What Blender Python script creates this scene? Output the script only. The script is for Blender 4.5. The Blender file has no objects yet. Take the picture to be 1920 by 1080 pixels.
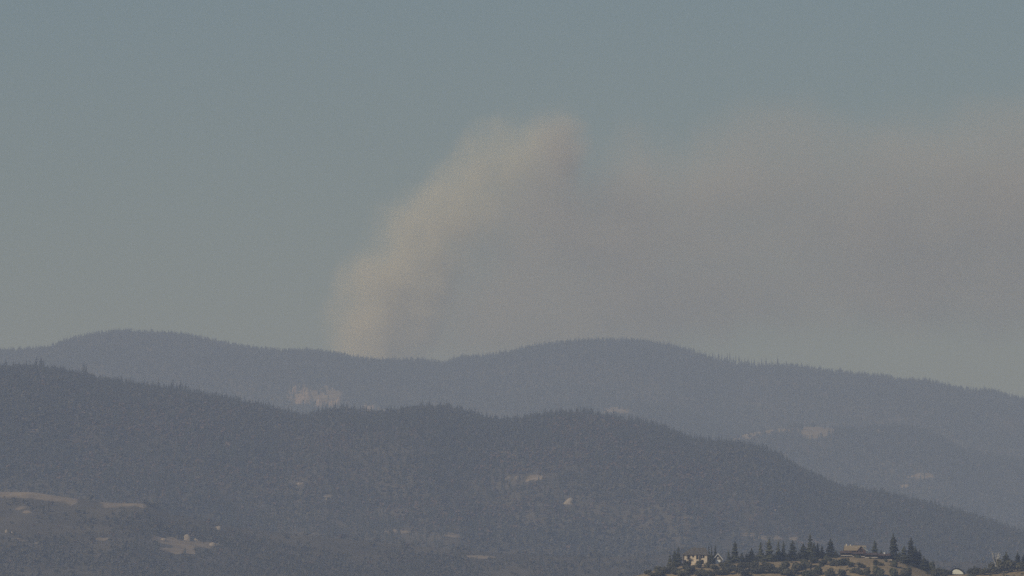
import bpy, math, random
import numpy as np
from mathutils import Vector

random.seed(7)
RNG = np.random.default_rng(11)
S = bpy.context.scene
COL = S.collection

# ------------------------------------------------------------------ camera
F = 960.0 / math.tan(math.radians(2.75))      # focal length in photo pixels
PITCH = math.radians(1.69)
CAM_Z = 100.0
cam = bpy.data.cameras.new("camera")
cam.sensor_width = 36.0
cam.lens = 18.0 / math.tan(math.radians(2.75))
cam.clip_start = 1.0
cam.clip_end = 90000.0
cam_ob = bpy.data.objects.new("camera", cam)
COL.objects.link(cam_ob)
cam_ob.location = (0, 0, CAM_Z)
cam_ob.rotation_euler = (math.radians(90) + PITCH, 0, 0)
S.camera = cam_ob

# ------------------------------------------------------------------ light
SKY_STR, SKY_AIR, SKY_DUST, SKY_OZ = 0.056, 0.9, 0.85, 5.5
SUN_EL = math.radians(33)
SUN_AZ = math.radians(-134)       # clockwise from +Y (view direction): behind the camera, to its left
sun_dir = Vector((math.sin(SUN_AZ) * math.cos(SUN_EL), math.cos(SUN_AZ) * math.cos(SUN_EL), math.sin(SUN_EL)))
W = bpy.data.worlds.new("World")
S.world = W
W.use_nodes = True
nt = W.node_tree
bg = nt.nodes["Background"]
sky = nt.nodes.new("ShaderNodeTexSky")
sky.sky_type = 'NISHITA'
sky.sun_disc = False
sky.sun_elevation = SUN_EL
sky.sun_rotation = SUN_AZ
sky.altitude = 500
sky.air_density = SKY_AIR
sky.dust_density = SKY_DUST
sky.ozone_density = SKY_OZ
nt.links.new(sky.outputs[0], bg.inputs[0])
bg.inputs[1].default_value = SKY_STR
sun = bpy.data.lights.new("sun", 'SUN')
sun.energy = 3.0
sun.angle = math.radians(0.5)
sun.color = (1.0, 0.915, 0.745)
sun_ob = bpy.data.objects.new("sun", sun)
COL.objects.link(sun_ob)
sun_ob.location = (-300, -200, 400)
sun_ob.rotation_euler = sun_dir.to_track_quat('Z', 'Y').to_euler()

S.view_settings.view_transform = 'Standard'
S.view_settings.look = 'None'
S.view_settings.exposure = -0.34
S.view_settings.gamma = 1.0
S.view_settings.use_curve_mapping = False
S.render.engine = 'CYCLES'
cy = S.cycles
cy.use_denoising = False
cy.max_bounces = 5
cy.diffuse_bounces = 2
cy.volume_bounces = 3
cy.transparent_max_bounces = 16
cy.pixel_filter_type = 'BLACKMAN_HARRIS'
cy.filter_width = 1.5

HAZE_DENSITY = 0.000074
HAZE_COLOR = (0.55, 0.68, 1.0)


# ------------------------------------------------------------------ helpers
def ray(px, py):
    """direction of a photo pixel, scaled to a unit step along +Y"""
    a, b = (px - 960.0) / F, (540.0 - py) / F
    dy = math.cos(PITCH) - b * math.sin(PITCH)
    dz = math.sin(PITCH) + b * math.cos(PITCH)
    return a / dy, dz / dy


def at(px, py, Y):
    a, b = ray(px, py)
    return Vector((a * Y, Y, CAM_Z + b * Y))


def project(x, y, z):
    """world arrays to photo pixels"""
    c, s = math.cos(PITCH), math.sin(PITCH)
    zz = z - CAM_Z
    d = y * c + zz * s
    u = -y * s + zz * c
    return 960.0 + F * x / d, 540.0 - F * u / d


def tag(o, label=None, cat=None, group=None, kind=None):
    if label: o["label"] = label
    if cat: o["category"] = cat
    if group: o["group"] = group
    if kind: o["kind"] = kind
    return o


def empty(name, loc, rz=0.0):
    o = bpy.data.objects.new(name, None)
    o.empty_display_size = 1.0
    o.location = loc
    o.rotation_euler = (0, 0, rz)
    COL.objects.link(o)
    return o


def link(name, me, parent=None, loc=(0, 0, 0)):
    o = bpy.data.objects.new(name, me)
    o.location = loc
    COL.objects.link(o)
    if parent: o.parent = parent
    return o


class MB:
    def __init__(self):
        self.v, self.f, self.m = [], [], []

    def face(self, pts, mat=0):
        n = len(self.v)
        self.v += [tuple(p) for p in pts]
        self.f.append(tuple(range(n, n + len(pts))))
        self.m.append(mat)

    def hull(self, ring_a, ring_b, mat=0, cap=True):
        n = len(self.v); k = len(ring_a)
        self.v += [tuple(p) for p in ring_a] + [tuple(p) for p in ring_b]
        for i in range(k):
            j = (i + 1) % k
            self.f.append((n + i, n + j, n + k + j, n + k + i)); self.m.append(mat)
        if cap:
            self.f.append(tuple(range(n + k - 1, n - 1, -1))); self.m.append(mat)
            self.f.append(tuple(range(n + k, n + 2 * k))); self.m.append(mat)

    def box(self, x0, x1, y0, y1, z0, z1, mat=0):
        self.hull([(x0, y0, z0), (x1, y0, z0), (x1, y1, z0), (x0, y1, z0)],
                  [(x0, y0, z1), (x1, y0, z1), (x1, y1, z1), (x0, y1, z1)], mat)

    def prism_y(self, pts, y0, y1, mat=0):
        """outline in (x, z), extruded along y"""
        self.hull([(x, y0, z) for x, z in pts], [(x, y1, z) for x, z in pts], mat)

    def tube(self, a, b, r0, r1, n=6, mat=0):
        a, b = Vector(a), Vector(b)
        d = (b - a).normalized()
        u = d.cross(Vector((0, 1, 0)) if abs(d.y) < .9 else Vector((1, 0, 0))).normalized()
        w = d.cross(u)
        c = [(math.cos(2 * math.pi * i / n), math.sin(2 * math.pi * i / n)) for i in range(n)]
        self.hull([a + (u * p + w * q) * r0 for p, q in c], [b + (u * p + w * q) * r1 for p, q in c], mat)

    def mesh(self, name, mats):
        me = bpy.data.meshes.new(name)
        me.from_pydata(self.v, [], self.f)
        for m in (mats if isinstance(mats, (list, tuple)) else [mats]): me.materials.append(m)
        if any(self.m): me.polygons.foreach_set("material_index", self.m)
        me.update()
        return me

    def build(self, name, mats, parent=None, loc=(0, 0, 0)):
        return link(name, self.mesh(name, mats), parent, loc)


# ---- value noise
_P = RNG.random((257, 257))


def vnoise(x, y):
    xi, yi = np.floor(x).astype(int), np.floor(y).astype(int)
    fx, fy = x - xi, y - yi
    fx, fy = fx * fx * (3 - 2 * fx), fy * fy * (3 - 2 * fy)
    a, b = _P[xi % 257, yi % 257], _P[(xi + 1) % 257, yi % 257]
    c, d = _P[xi % 257, (yi + 1) % 257], _P[(xi + 1) % 257, (yi + 1) % 257]
    return (a * (1 - fx) + b * fx) * (1 - fy) + (c * (1 - fx) + d * fx) * fy


def fbm(x, y, oct=4, gain=.5):
    s, a, t = 0, 1.0, 0
    for i in range(oct):
        s = s + a * (vnoise(x * 2 ** i + 17.3 * i, y * 2 ** i + 9.1 * i) - .5) * 2
        t += a; a *= gain
    return s / t


# ------------------------------------------------------------------ materials
def new_mat(name):
    m = bpy.data.materials.new(name)
    m.use_nodes = True
    n = m.node_tree
    return m, n, n.nodes["Principled BSDF"]


def noise_mat(name, c1, c2, scale, rough=.9, c3=None, scale3=1.0, rand=0.0, coord='Object', bump=0, detail=4):
    m, n, p = new_mat(name)
    N, L = n.nodes, n.links
    tc = N.new("ShaderNodeTexCoord")
    tx = N.new("ShaderNodeTexNoise")
    tx.inputs["Scale"].default_value = scale
    tx.inputs["Detail"].default_value = detail
    L.new(tc.outputs[coord], tx.inputs["Vector"])
    rp = N.new("ShaderNodeValToRGB")
    rp.color_ramp.elements[0].position = .35; rp.color_ramp.elements[0].color = (*c1, 1)
    rp.color_ramp.elements[1].position = .65; rp.color_ramp.elements[1].color = (*c2, 1)
    L.new(tx.outputs["Fac"], rp.inputs[0])
    out = rp.outputs[0]
    if c3:
        t3 = N.new("ShaderNodeTexNoise"); t3.inputs["Scale"].default_value = scale3
        L.new(tc.outputs[coord], t3.inputs["Vector"])
        mr = N.new("ShaderNodeMapRange"); mr.inputs[1].default_value = .5; mr.inputs[2].default_value = .68
        L.new(t3.outputs["Fac"], mr.inputs[0])
        mx = N.new("ShaderNodeMix"); mx.data_type = 'RGBA'
        L.new(mr.outputs[0], mx.inputs[0]); L.new(out, mx.inputs[6]); mx.inputs[7].default_value = (*c3, 1)
        out = mx.outputs[2]
    if rand:
        oi = N.new("ShaderNodeObjectInfo")
        mr = N.new("ShaderNodeMapRange"); mr.inputs[3].default_value = 1 - rand; mr.inputs[4].default_value = 1 + rand
        L.new(oi.outputs["Random"], mr.inputs[0])
        hs = N.new("ShaderNodeHueSaturation")
        L.new(mr.outputs[0], hs.inputs["Value"]); L.new(out, hs.inputs["Color"])
        out = hs.outputs[0]
    L.new(out, p.inputs["Base Color"])
    p.inputs["Roughness"].default_value = rough
    p.inputs["Specular IOR Level"].default_value = .25
    if bump:
        bp = N.new("ShaderNodeBump"); bp.inputs["Strength"].default_value = .6; bp.inputs["Distance"].default_value = bump
        L.new(tx.outputs["Fac"], bp.inputs["Height"]); L.new(bp.outputs[0], p.inputs["Normal"])
    return m


M = {}
M['needles'] = noise_mat("needles", (.052, .056, .029), (.110, .110, .058), .8, rand=.5)
M['ridge_needles'] = noise_mat("ridge_needles", (.046, .050, .032), (.070, .070, .046), .3, rand=.2)
M['ridge_oak'] = noise_mat("ridge_oak_leaves", (.075, .068, .045), (.105, .093, .062), .3, rand=.2)
M['needles_light'] = noise_mat("needles_light", (.055, .066, .035), (.095, .105, .055), .8, rand=.3)
M['oak'] = noise_mat("oak_leaves", (.070, .068, .038), (.125, .115, .068), .7, rand=.35)
M['brown_leaf'] = noise_mat("brown_leaves", (.095, .066, .050), (.14, .098, .072), .5, rand=.2)
M['bark'] = noise_mat("bark", (.05, .038, .028), (.11, .085, .065), 3.0)
M['dead'] = noise_mat("bleached_wood", (.34, .32, .29), (.52, .50, .46), 2.0)
M['rock'] = noise_mat("outcrop_rock", (.18, .13, .10), (.40, .30, .235), .16, c3=(.11, .09, .07), scale3=.09, bump=1.5)
M['pale_rock'] = noise_mat("pale_rock", (.26, .21, .165), (.48, .41, .33), .45, c3=(.16, .125, .09), scale3=.4, bump=.4)
M['stucco'] = noise_mat("stucco", (.62, .52, .40), (.72, .62, .49), .5)
M['shingle'] = noise_mat("grey_shingles", (.085, .076, .068), (.15, .135, .12), 1.6)
M['tan_roof'] = noise_mat("tan_shingles", (.27, .21, .14), (.36, .29, .20), 1.4)
M['pale_roof'] = noise_mat("pale_metal_roof", (.36, .37, .33), (.44, .45, .40), .6, rough=.6)
M['red_wood'] = noise_mat("redwood_siding", (.10, .058, .046), (.155, .09, .07), 1.2)
M['brown_roof'] = noise_mat("brown_shingles", (.10, .065, .055), (.155, .105, .09), 1.5)
M['trim'] = noise_mat("dark_trim", (.035, .026, .022), (.06, .045, .038), 1.0)
M['white'] = noise_mat("white_paint", (.74, .73, .70), (.82, .81, .78), 1.0, rough=.6)
M['concrete'] = noise_mat("pale_concrete", (.50, .45, .39), (.64, .59, .52), .8)
M['glint_white'] = noise_mat("white_glint", (.80, .80, .70), (.86, .86, .78), .7, rough=.5)  # the glint's yellowish white, put into the base colour
M['black'] = noise_mat("black_halo", (.012, .012, .012), (.022, .02, .02), 1.0)  # dark halo round the glint, put into a black colour
mg, ng, pg = new_mat("window_glass")
pg.inputs["Base Color"].default_value = (.02, .022, .025, 1)
pg.inputs["Roughness"].default_value = .3
pg.inputs["Specular IOR Level"].default_value = .3
M['glass'] = mg


def terrain_mat(name, floor1, floor2, grass1, grass2, scale, bump=0.0):
    """dark brushy soil with dry grass wherever the 'grass' attribute says a clearing is"""
    m, n, p = new_mat(name)
    N, L = n.nodes, n.links
    tc = N.new("ShaderNodeTexCoord")

    def ns(s, d=5):
        t = N.new("ShaderNodeTexNoise"); t.inputs["Scale"].default_value = s; t.inputs["Detail"].default_value = d
        L.new(tc.outputs["Object"], t.inputs["Vector"]); return t.outputs["Fac"]

    def ramp(fac, a, b, p0=.35, p1=.65):
        r = N.new("ShaderNodeValToRGB")
        r.color_ramp.elements[0].position = p0; r.color_ramp.elements[0].color = (*a, 1)
        r.color_ramp.elements[1].position = p1; r.color_ramp.elements[1].color = (*b, 1)
        L.new(fac, r.inputs[0]); return r.outputs[0]
    fl = ramp(ns(scale), floor1, floor2)
    gr = ramp(ns(scale * 2.7), grass1, grass2)
    at_ = N.new("ShaderNodeAttribute"); at_.attribute_name = "grass"
    sm = N.new("ShaderNodeMath"); sm.operation = 'MULTIPLY_ADD'
    L.new(ns(scale * 4), sm.inputs[0]); sm.inputs[1].default_value = 1.1; L.new(at_.outputs["Fac"], sm.inputs[2])
    mr = N.new("ShaderNodeMapRange"); mr.inputs[1].default_value = .78; mr.inputs[2].default_value = 1.1
    L.new(sm.outputs[0], mr.inputs[0])
    mx = N.new("ShaderNodeMix"); mx.data_type = 'RGBA'
    L.new(mr.outputs[0], mx.inputs[0]); L.new(fl, mx.inputs[6]); L.new(gr, mx.inputs[7])
    L.new(mx.outputs[2], p.inputs["Base Color"])
    p.inputs["Roughness"].default_value = .95
    p.inputs["Specular IOR Level"].default_value = .1
    if bump:
        bp = N.new("ShaderNodeBump"); bp.inputs["Distance"].default_value = bump
        L.new(ns(scale * 6), bp.inputs["Height"]); L.new(bp.outputs[0], p.inputs["Normal"])
    return m


M['hill_soil'] = terrain_mat("hill_soil", (.070, .060, .044), (.12, .10, .072), (.20, .155, .11), (.34, .265, .185), .02)
M['knoll_soil'] = terrain_mat("knoll_soil", (.10, .078, .054), (.155, .12, .08), (.235, .18, .105), (.36, .275, .165), .16, .3)
M['plain_soil'] = noise_mat("plain_soil", (.12, .10, .065), (.24, .19, .12), .01)


# ------------------------------------------------------------------ terrain
class Hill:
    """a hill whose crest runs along the given skyline at distance Y; front foot at y0, back foot at y1"""

    def __init__(self, crest, Y, y0, y1, drop=0.0, wig=0.0, amp=0.0, nscale=300.0, power=1.0, seed=0.0, linear=False, rnd=.93):
        c = np.array(crest, float)
        self.px, self.py = c[:, 0], c[:, 1] + drop
        self.Y, self.y0, self.y1 = Y, y0, y1
        self.wig, self.amp, self.ns, self.pw, self.seed, self.linear = wig, amp, nscale, power, seed, linear
        self.rnd = rnd

    def crest_y(self, x):
        return self.Y + self.wig * fbm(np.asarray(x, float) / (self.ns * 1.7) + self.seed, np.zeros_like(np.asarray(x, float)) + self.seed, 3)

    def crest_z(self, x):
        x = np.asarray(x, float)
        Yc = self.crest_y(x)
        p = 960.0 + F * x / Yc
        y = np.interp(p, self.px, self.py)
        b = (540.0 - y) / F
        return CAM_Z + Yc * np.tan(PITCH + np.arctan(b))

    def h(self, x, y):
        x, y = np.broadcast_arrays(np.asarray(x, float), np.asarray(y, float))
        Yc, zc = self.crest_y(x), self.crest_z(x)
        tf = (y - self.y0) / (Yc - self.y0)
        tb = (self.y1 - y) / (self.y1 - Yc)
        t = np.clip(np.minimum(tf, tb), -0.05, 1)
        tt = np.clip(t, 0, 1)
        if self.linear:
            k = 1 - self.rnd
            e = np.where(tt > self.rnd, tt - (tt - self.rnd) ** 2 / (2 * k), tt) / (1 - k / 2)
        else:
            e = np.sin(tt * math.pi / 2) ** self.pw
        z = zc * e + np.where(t < 0, t * 100, 0)
        env = np.clip(6.75 * tt * (1 - tt) ** 2 + .03 * tt, 0, 1) * np.clip(tt * 6, 0, 1)
        # gullies run down the slope, so the noise is stretched along y
        g = fbm(x / self.ns + self.seed * 3, y / (self.ns * 2.6) + self.seed, 4)
        return z + self.amp * g * env

    def grid(self, name, x0, x1, dx, dy, mat, patches=(), label=None):
        xs = np.arange(x0, x1 + dx, dx)
        ys = np.arange(self.y0 - dy, self.y1 + 2 * dy, dy)
        X, Y = np.meshgrid(xs, ys)
        Z = np.maximum(self.h(X, Y), -5.0)
        n, m = X.shape
        v = np.stack([X, Y, Z], -1).reshape(-1, 3)
        i = np.arange(n * m).reshape(n, m)
        f = np.stack([i[:-1, :-1], i[:-1, 1:], i[1:, 1:], i[1:, :-1]], -1).reshape(-1, 4)
        me = bpy.data.meshes.new(name)
        me.vertices.add(len(v)); me.vertices.foreach_set("co", v.ravel())
        me.loops.add(f.size); me.loops.foreach_set("vertex_index", f.ravel().astype(np.int32))
        me.polygons.add(len(f))
        me.polygons.foreach_set("loop_start", np.arange(0, f.size, 4, dtype=np.int32))
        me.polygons.foreach_set("loop_total", np.full(len(f), 4, np.int32))
        me.polygons.foreach_set("use_smooth", np.ones(len(f), bool))
        me.update(); me.validate()
        me.materials.append(mat)
        px, py = project(v[:, 0], v[:, 1], v[:, 2])
        g = np.zeros(len(v))
        for cx, cyy, rx, ry in patches:
            q = np.sqrt(((px - cx) / (rx * 1.1)) ** 2 + ((py - cyy) / (ry * 1.2)) ** 2)
            g = np.maximum(g, np.clip(1.5 - q, 0, 1))
        a = me.attributes.new("grass", 'FLOAT', 'POINT')
        a.data.foreach_set("value", g)
        o = link(name, me)
        return tag(o, label, kind='structure')

    def hit(self, px, py):
        a, b = ray(px, py)
        ys = np.arange(self.y0 + 20, self.crest_y(0) + self.wig + 30, 3.0)
        under = CAM_Z + b * ys <= self.h(a * ys, ys)
        k = int(np.argmax(under)) if under.any() else int(np.argmin(np.abs(CAM_Z + b * ys - self.h(a * ys, ys))))
        y = float(ys[k]); x = a * y
        return Vector((x, y, float(self.h(x, y))))


FAR = Hill([(-2500, 720), (-1200, 690), (-500, 668), (0, 660), (60, 655), (100, 655), (140, 637), (190, 624), (240, 620), (290, 622), (350, 627),
            (400, 636), (450, 647), (500, 654), (540, 657), (580, 656), (630, 662), (680, 672), (740, 674), (790, 675),
            (835, 681), (870, 671), (920, 668), (960, 660), (1000, 651), (1050, 642), (1100, 638), (1180, 637), (1230, 641),
            (1280, 652), (1320, 666), (1360, 674), (1400, 682), (1430, 683), (1480, 684), (1530, 692), (1600, 701), (1650, 705), (1680, 712),
            (1720, 711), (1760, 720), (1800, 729), (1850, 731), (1890, 743), (1920, 748), (2200, 775), (3000, 800), (4200, 830)],
           22000, 18000, 25600, drop=10, wig=160, amp=80, nscale=330, power=1.05, seed=2.3)
SPUR_A = Hill([(-2000, 1100), (700, 960), (900, 860), (1020, 800), (1090, 776), (1150, 762), (1200, 754), (1260, 760), (1330, 783), (1420, 820), (1600, 900), (1900, 1000), (3000, 1200)],
              19800, 17500, 21200, drop=8, wig=90, amp=22, nscale=260, seed=5.1)
SPUR_B = Hill([(-1500, 1250), (1000, 1040), (1200, 920), (1300, 855), (1350, 826), (1400, 806), (1480, 794), (1540, 794), (1590, 803), (1640, 798), (1700, 798),
               (1750, 812), (1790, 838), (1850, 852), (1920, 862), (2300, 900), (3500, 960)],
              18400, 16200, 19900, drop=7, wig=120, amp=24, nscale=230, seed=7.7)
NEAR = Hill([(-3000, 560), (-1200, 630), (-300, 672), (0, 684), (60, 687), (130, 691), (200, 708), (300, 723), (400, 737), (480, 754), (540, 770), (580, 777), (610, 768),
             (640, 762), (690, 770), (740, 768), (800, 758), (840, 759), (880, 771), (920, 786), (960, 789), (1010, 779),
             (1080, 771), (1130, 778), (1200, 791), (1300, 822), (1390, 830), (1430, 842), (1500, 882), (1560, 907),
             (1640, 920), (1700, 934), (1800, 962), (1920, 1000), (2300, 1050), (4000, 1080)],
            12000, 9800, 14200, drop=12, wig=120, amp=34, nscale=150, seed=11.9)
FOOT = Hill([(-3000, 880), (-1000, 900), (-200, 912), (0, 918), (60, 918), (135, 930), (195, 938), (270, 940), (330, 962), (450, 986), (600, 1002), (750, 1016),
             (900, 1030), (1100, 1042), (1300, 1033), (1500, 1034), (1700, 1046), (1920, 1054), (3000, 1075), (5000, 1085)],
            9200, 7900, 10700, drop=4, wig=80, amp=9, nscale=130, seed=3.6, linear=True, rnd=.985)
KNOLL = Hill([(-6000, 1150), (-1500, 1130), (600, 1108), (900, 1094), (1150, 1092), (1240, 1066), (1290, 1060), (1400, 1055), (1500, 1052), (1560, 1046), (1600, 1044), (1660, 1049), (1690, 1055),
              (1720, 1065), (1740, 1073), (1770, 1076), (1830, 1076), (1880, 1071), (1920, 1067), (2300, 1060), (4000, 1090), (8000, 1120)],
             4500, 4060, 5600, wig=4, amp=2.0, nscale=40, seed=9.2, linear=True)

# clearings: centre and half-size in photo pixels, resolved onto the terrain of their hill
P_FAR = [(575, 745, 26, 16), (622, 738, 22, 16), (702, 766, 22, 8), (282, 655, 10, 3), (1150, 768, 26, 5)]
P_A = [(1150, 770, 28, 6)]
P_B = [(1440, 802, 40, 7), (1400, 816, 28, 6), (1530, 806, 34, 12), (1545, 801, 22, 8), (1512, 817, 24, 7), (1615, 803, 15, 4), (1650, 808, 12, 3), (1725, 892, 26, 4), (1690, 912, 18, 3)]
P_NEAR = [(948, 849, 9, 3), (968, 856, 9, 4), (955, 895, 14, 3), (1012, 894, 26, 4), (1067, 940, 11, 6), (537, 897, 5, 3), (562, 906, 7, 3), (614, 934, 5, 6), (1455, 950, 7, 8),
          (1284, 972, 14, 3), (1365, 1003, 9, 3), (1400, 1002, 18, 4), (1440, 1008, 24, 4), (1480, 1010, 18, 3), (1530, 1016, 26, 3), (735, 996, 10, 4), (760, 996, 7, 4), (850, 1003, 22, 3), (70, 806, 6, 3)]
P_FOOT = [(10, 917, 22, 8), (35, 918, 24, 8), (66, 920, 24, 8), (96, 924, 24, 8), (122, 928, 12, 8), (135, 934, 9, 9), (167, 937, 7, 6), (202, 938, 12, 9), (228, 937, 18, 7), (250, 938, 14, 7), (265, 939, 8, 8), (30, 952, 14, 4), (50, 960, 9, 4),
          (30, 1012, 14, 3), (58, 1018, 14, 3), (192, 1010, 12, 3), (298, 1010, 10, 4), (330, 1020, 12, 3), (352, 1012, 14, 4), (384, 1022, 18, 3), (340, 1036, 22, 3), (408, 990, 9, 3), (265, 957, 9, 2),
          (900, 1044, 24, 3)]


def broken(patches):
    """each clearing as an uneven cluster of smaller openings"""
    rd = random.Random(77)
    out = []
    for cx, cy_, rx, ry in patches:
        n = 3 + int(rx / 4)
        for k in range(n):
            t = rd.uniform(-.85, .85)
            f_ = rd.uniform(.45, .95) * (1 - .5 * abs(t))
            out.append((cx + t * rx, cy_ + rd.uniform(-.55, .55) * ry, max(2.2, rx * rd.uniform(.16, .36)), max(1.4, ry * f_)))
    return out


SOLID_FOOT = [(14, 919, 20, 10), (45, 921, 24, 10), (80, 926, 22, 9), (110, 930, 20, 8), (133, 935, 9, 9), (206, 940, 14, 10), (232, 940, 18, 8), (262, 941, 9, 9)]
SOLID_B = [(1440, 803, 34, 7), (1405, 814, 22, 6), (1532, 806, 30, 10)]
SOLID_FAR = [(1350, 668, 26, 8), (1385, 675, 26, 8), (1420, 680, 22, 7)]
P_FOOT += [(315, 1013, 26, 6), (350, 1020, 26, 7), (385, 1020, 24, 6), (330, 1030, 30, 4)]
P_FAR, P_A, P_B, P_NEAR, P_FOOT = [broken(p) for p in (P_FAR, P_A, P_B, P_NEAR, P_FOOT)]
P_FOOT += SOLID_FOOT; P_B += SOLID_B; P_FAR += SOLID_FAR

# plain ground under everything
g = MB()
g.face([(-5900, -150, 0), (5900, -150, 0), (5900, 26300, 0), (-5900, 26300, 0)])
tag(g.build("ground", M['plain_soil']), kind='structure')
FAR.grid("far_ridge", -3000, 3000, 20, 22, M['hill_soil'], P_FAR, "blue hazy far ridge across the whole skyline")
SPUR_A.grid("spur_hill", -900, 1700, 16, 16, M['hill_soil'], P_A, "low hazy spur below the far ridge's right summit")
SPUR_B.grid("spur_hill", -900, 2000, 14, 14, M['hill_soil'], P_B, "hazy spur with bare reddish slopes at right")
NEAR.grid("near_ridge", -1700, 1700, 8, 10, M['hill_soil'], P_NEAR, "dark forested near ridge falling to the right")
FOOT.grid("foothill", -1500, 1500, 6, 8, M['hill_soil'], P_FOOT, "brushy foothill with dry grass clearings along the bottom")
KN = KNOLL.grid("knoll", -1000, 1000, 3, 2.5, M['knoll_soil'], [(1640, 1066, 400, 60)], "dry grass knoll under the two houses")


# ------------------------------------------------------------------ haze
hb = MB()
hb.box(-6000, 6000, -250, 26500, -6.0, 715.0)
mh = bpy.data.materials.new("haze_air"); mh.use_nodes = True
nh = mh.node_tree; nh.nodes.clear()
ho = nh.nodes.new("ShaderNodeOutputMaterial")
pv = nh.nodes.new("ShaderNodeVolumePrincipled")
pv.inputs["Color"].default_value = (*HAZE_COLOR, 1)
pv.inputs["Absorption Color"].default_value = (1, 1, 1, 1)
pv.inputs["Density"].default_value = HAZE_DENSITY
nh.links.new(pv.outputs[0], ho.inputs["Volume"])
tag(hb.build("haze", mh), "pale blue haze filling the air over the hills", kind='stuff')


# ------------------------------------------------------------------ tree meshes
def conifer(seed, h=10.0, r=2.0, levels=14, per=8, bare=.08, ragged=.5):
    """tapered trunk and whorls of drooping sprays; returns (trunk MB, crown MB)"""
    rd = random.Random(seed)
    t, c = MB(), MB()
    t.tube((0, 0, -.6), (0, 0, h * .55), .028 * h, .016 * h, 6)
    t.tube((0, 0, h * .55), (0, 0, h * .96), .016 * h, .004 * h, 5)
    for i in range(levels):
        q = i / (levels - 1)
        z = h * (bare + (1 - bare) * q * .97)
        rr = r * ((1 - q) ** .72 * .95 + .05) * (1 if q > .1 else .8) * rd.uniform(1 - ragged, 1 + ragged * .5)
        n = max(4, int(per * (1 - .45 * q)))
        a0 = rd.random() * 6.28
        for k in range(n):
            a = a0 + 6.283 * k / n + rd.uniform(-.35, .35)
            L = rr * rd.uniform(.6, 1.2)
            ca, sa = math.cos(a), math.sin(a)
            wv = L * rd.uniform(.34, .56) + .14
            dz = -L * rd.uniform(.15, .5)
            up = h / levels * rd.uniform(.45, .95)
            mid = (ca * L * .55, sa * L * .55, z + up * .35)
            tip = (ca * L, sa * L, z + dz)
            c.face([(0, 0, z + up), (mid[0] - sa * wv, mid[1] + ca * wv, mid[2] + dz * .7), tip, (mid[0] + sa * wv, mid[1] - ca * wv, mid[2] + dz * .7)])
            c.face([(0, 0, z + up * 1.2), (ca * L * .6, sa * L * .6, z - up * .4 + dz), tip])
    c.face([(-.10 * r, 0, h * .93), (.10 * r, 0, h * .93), (0, 0, h * 1.0)])
    c.face([(0, -.10 * r, h * .93), (0, .10 * r, h * .93), (0, 0, h * 1.0)])
    return t, c


def broadleaf(seed, h=6.0, r=3.0, n=260, leaf=.55, trunk=True, low=.12):
    """short trunk with limbs and a crown of leaf clumps grouped in uneven lobes"""
    rd = random.Random(seed)
    t, c = MB(), MB()
    if trunk:
        t.tube((0, 0, -.5), (0, 0, h * .45), .05 * h, .03 * h, 6)
    lobes = []
    for i in range(7):
        a, q = rd.random() * 6.28, rd.random() ** .5
        lz = h * rd.uniform(low + .22, .80)
        lobes.append((math.cos(a) * r * .55 * q, math.sin(a) * r * .55 * q, lz, r * rd.uniform(.35, .62)))
        if trunk:
            t.tube((0, 0, h * .3), (lobes[-1][0], lobes[-1][1], lz), .02 * h, .008 * h, 4)
    for i in range(n):
        lx, ly, lz, lr = rd.choice(lobes)
        d = Vector((rd.gauss(0, 1), rd.gauss(0, 1), rd.gauss(0, .8))).normalized() * lr * rd.uniform(.55, 1.05)
        p = Vector((lx, ly, lz)) + d
        if p.z < h * low: p.z = h * low + rd.random() * .3
        s = leaf * rd.uniform(.6, 1.4)
        nrm = (d.normalized() + Vector((rd.gauss(0, .5), rd.gauss(0, .5), rd.gauss(0, .5)))).normalized()
        u = nrm.cross(Vector((0, 0, 1))).normalized() if abs(nrm.z) < .95 else Vector((1, 0, 0))
        w = nrm.cross(u)
        c.face([p - u * s - w * s * .6, p + u * s * .9 - w * s * .5, p + u * s * .7 + w * s * .8, p - u * s * .5 + w * s])
    return t, c


def joined(tm, name, crown_mat):
    t, c = tm
    a = MB(); a.v, a.f, a.m = list(t.v), list(t.f), [0] * len(t.f)
    k = len(a.v)
    a.v += c.v; a.f += [tuple(i + k for i in q) for q in c.f]; a.m += [1] * len(c.f)
    return a.mesh(name, [M['bark'], crown_mat])


# meshes of the small (far) trees: one mesh each, unit height 10 m
crest_mesh = [joined(conifer(40 + i, 10, 1.9 + .35 * i, 8, 5, .06), "ridge_conifer", M['ridge_needles']) for i in range(3)]
sparse_mesh = [joined(conifer(60 + i, 10, 1.15, 7, 4, .42, ragged=.5), "sparse_conifer", M['ridge_needles']) for i in range(3)]
oak_mesh = [joined(broadleaf(80 + i, 10, 5.2, 60, 1.5), "slope_oak", M['ridge_oak']) for i in range(2)]
brown_mesh = joined(broadleaf(90, 10, 5.0, 54, 1.5), "brown_tree", M['brown_leaf'])

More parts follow.
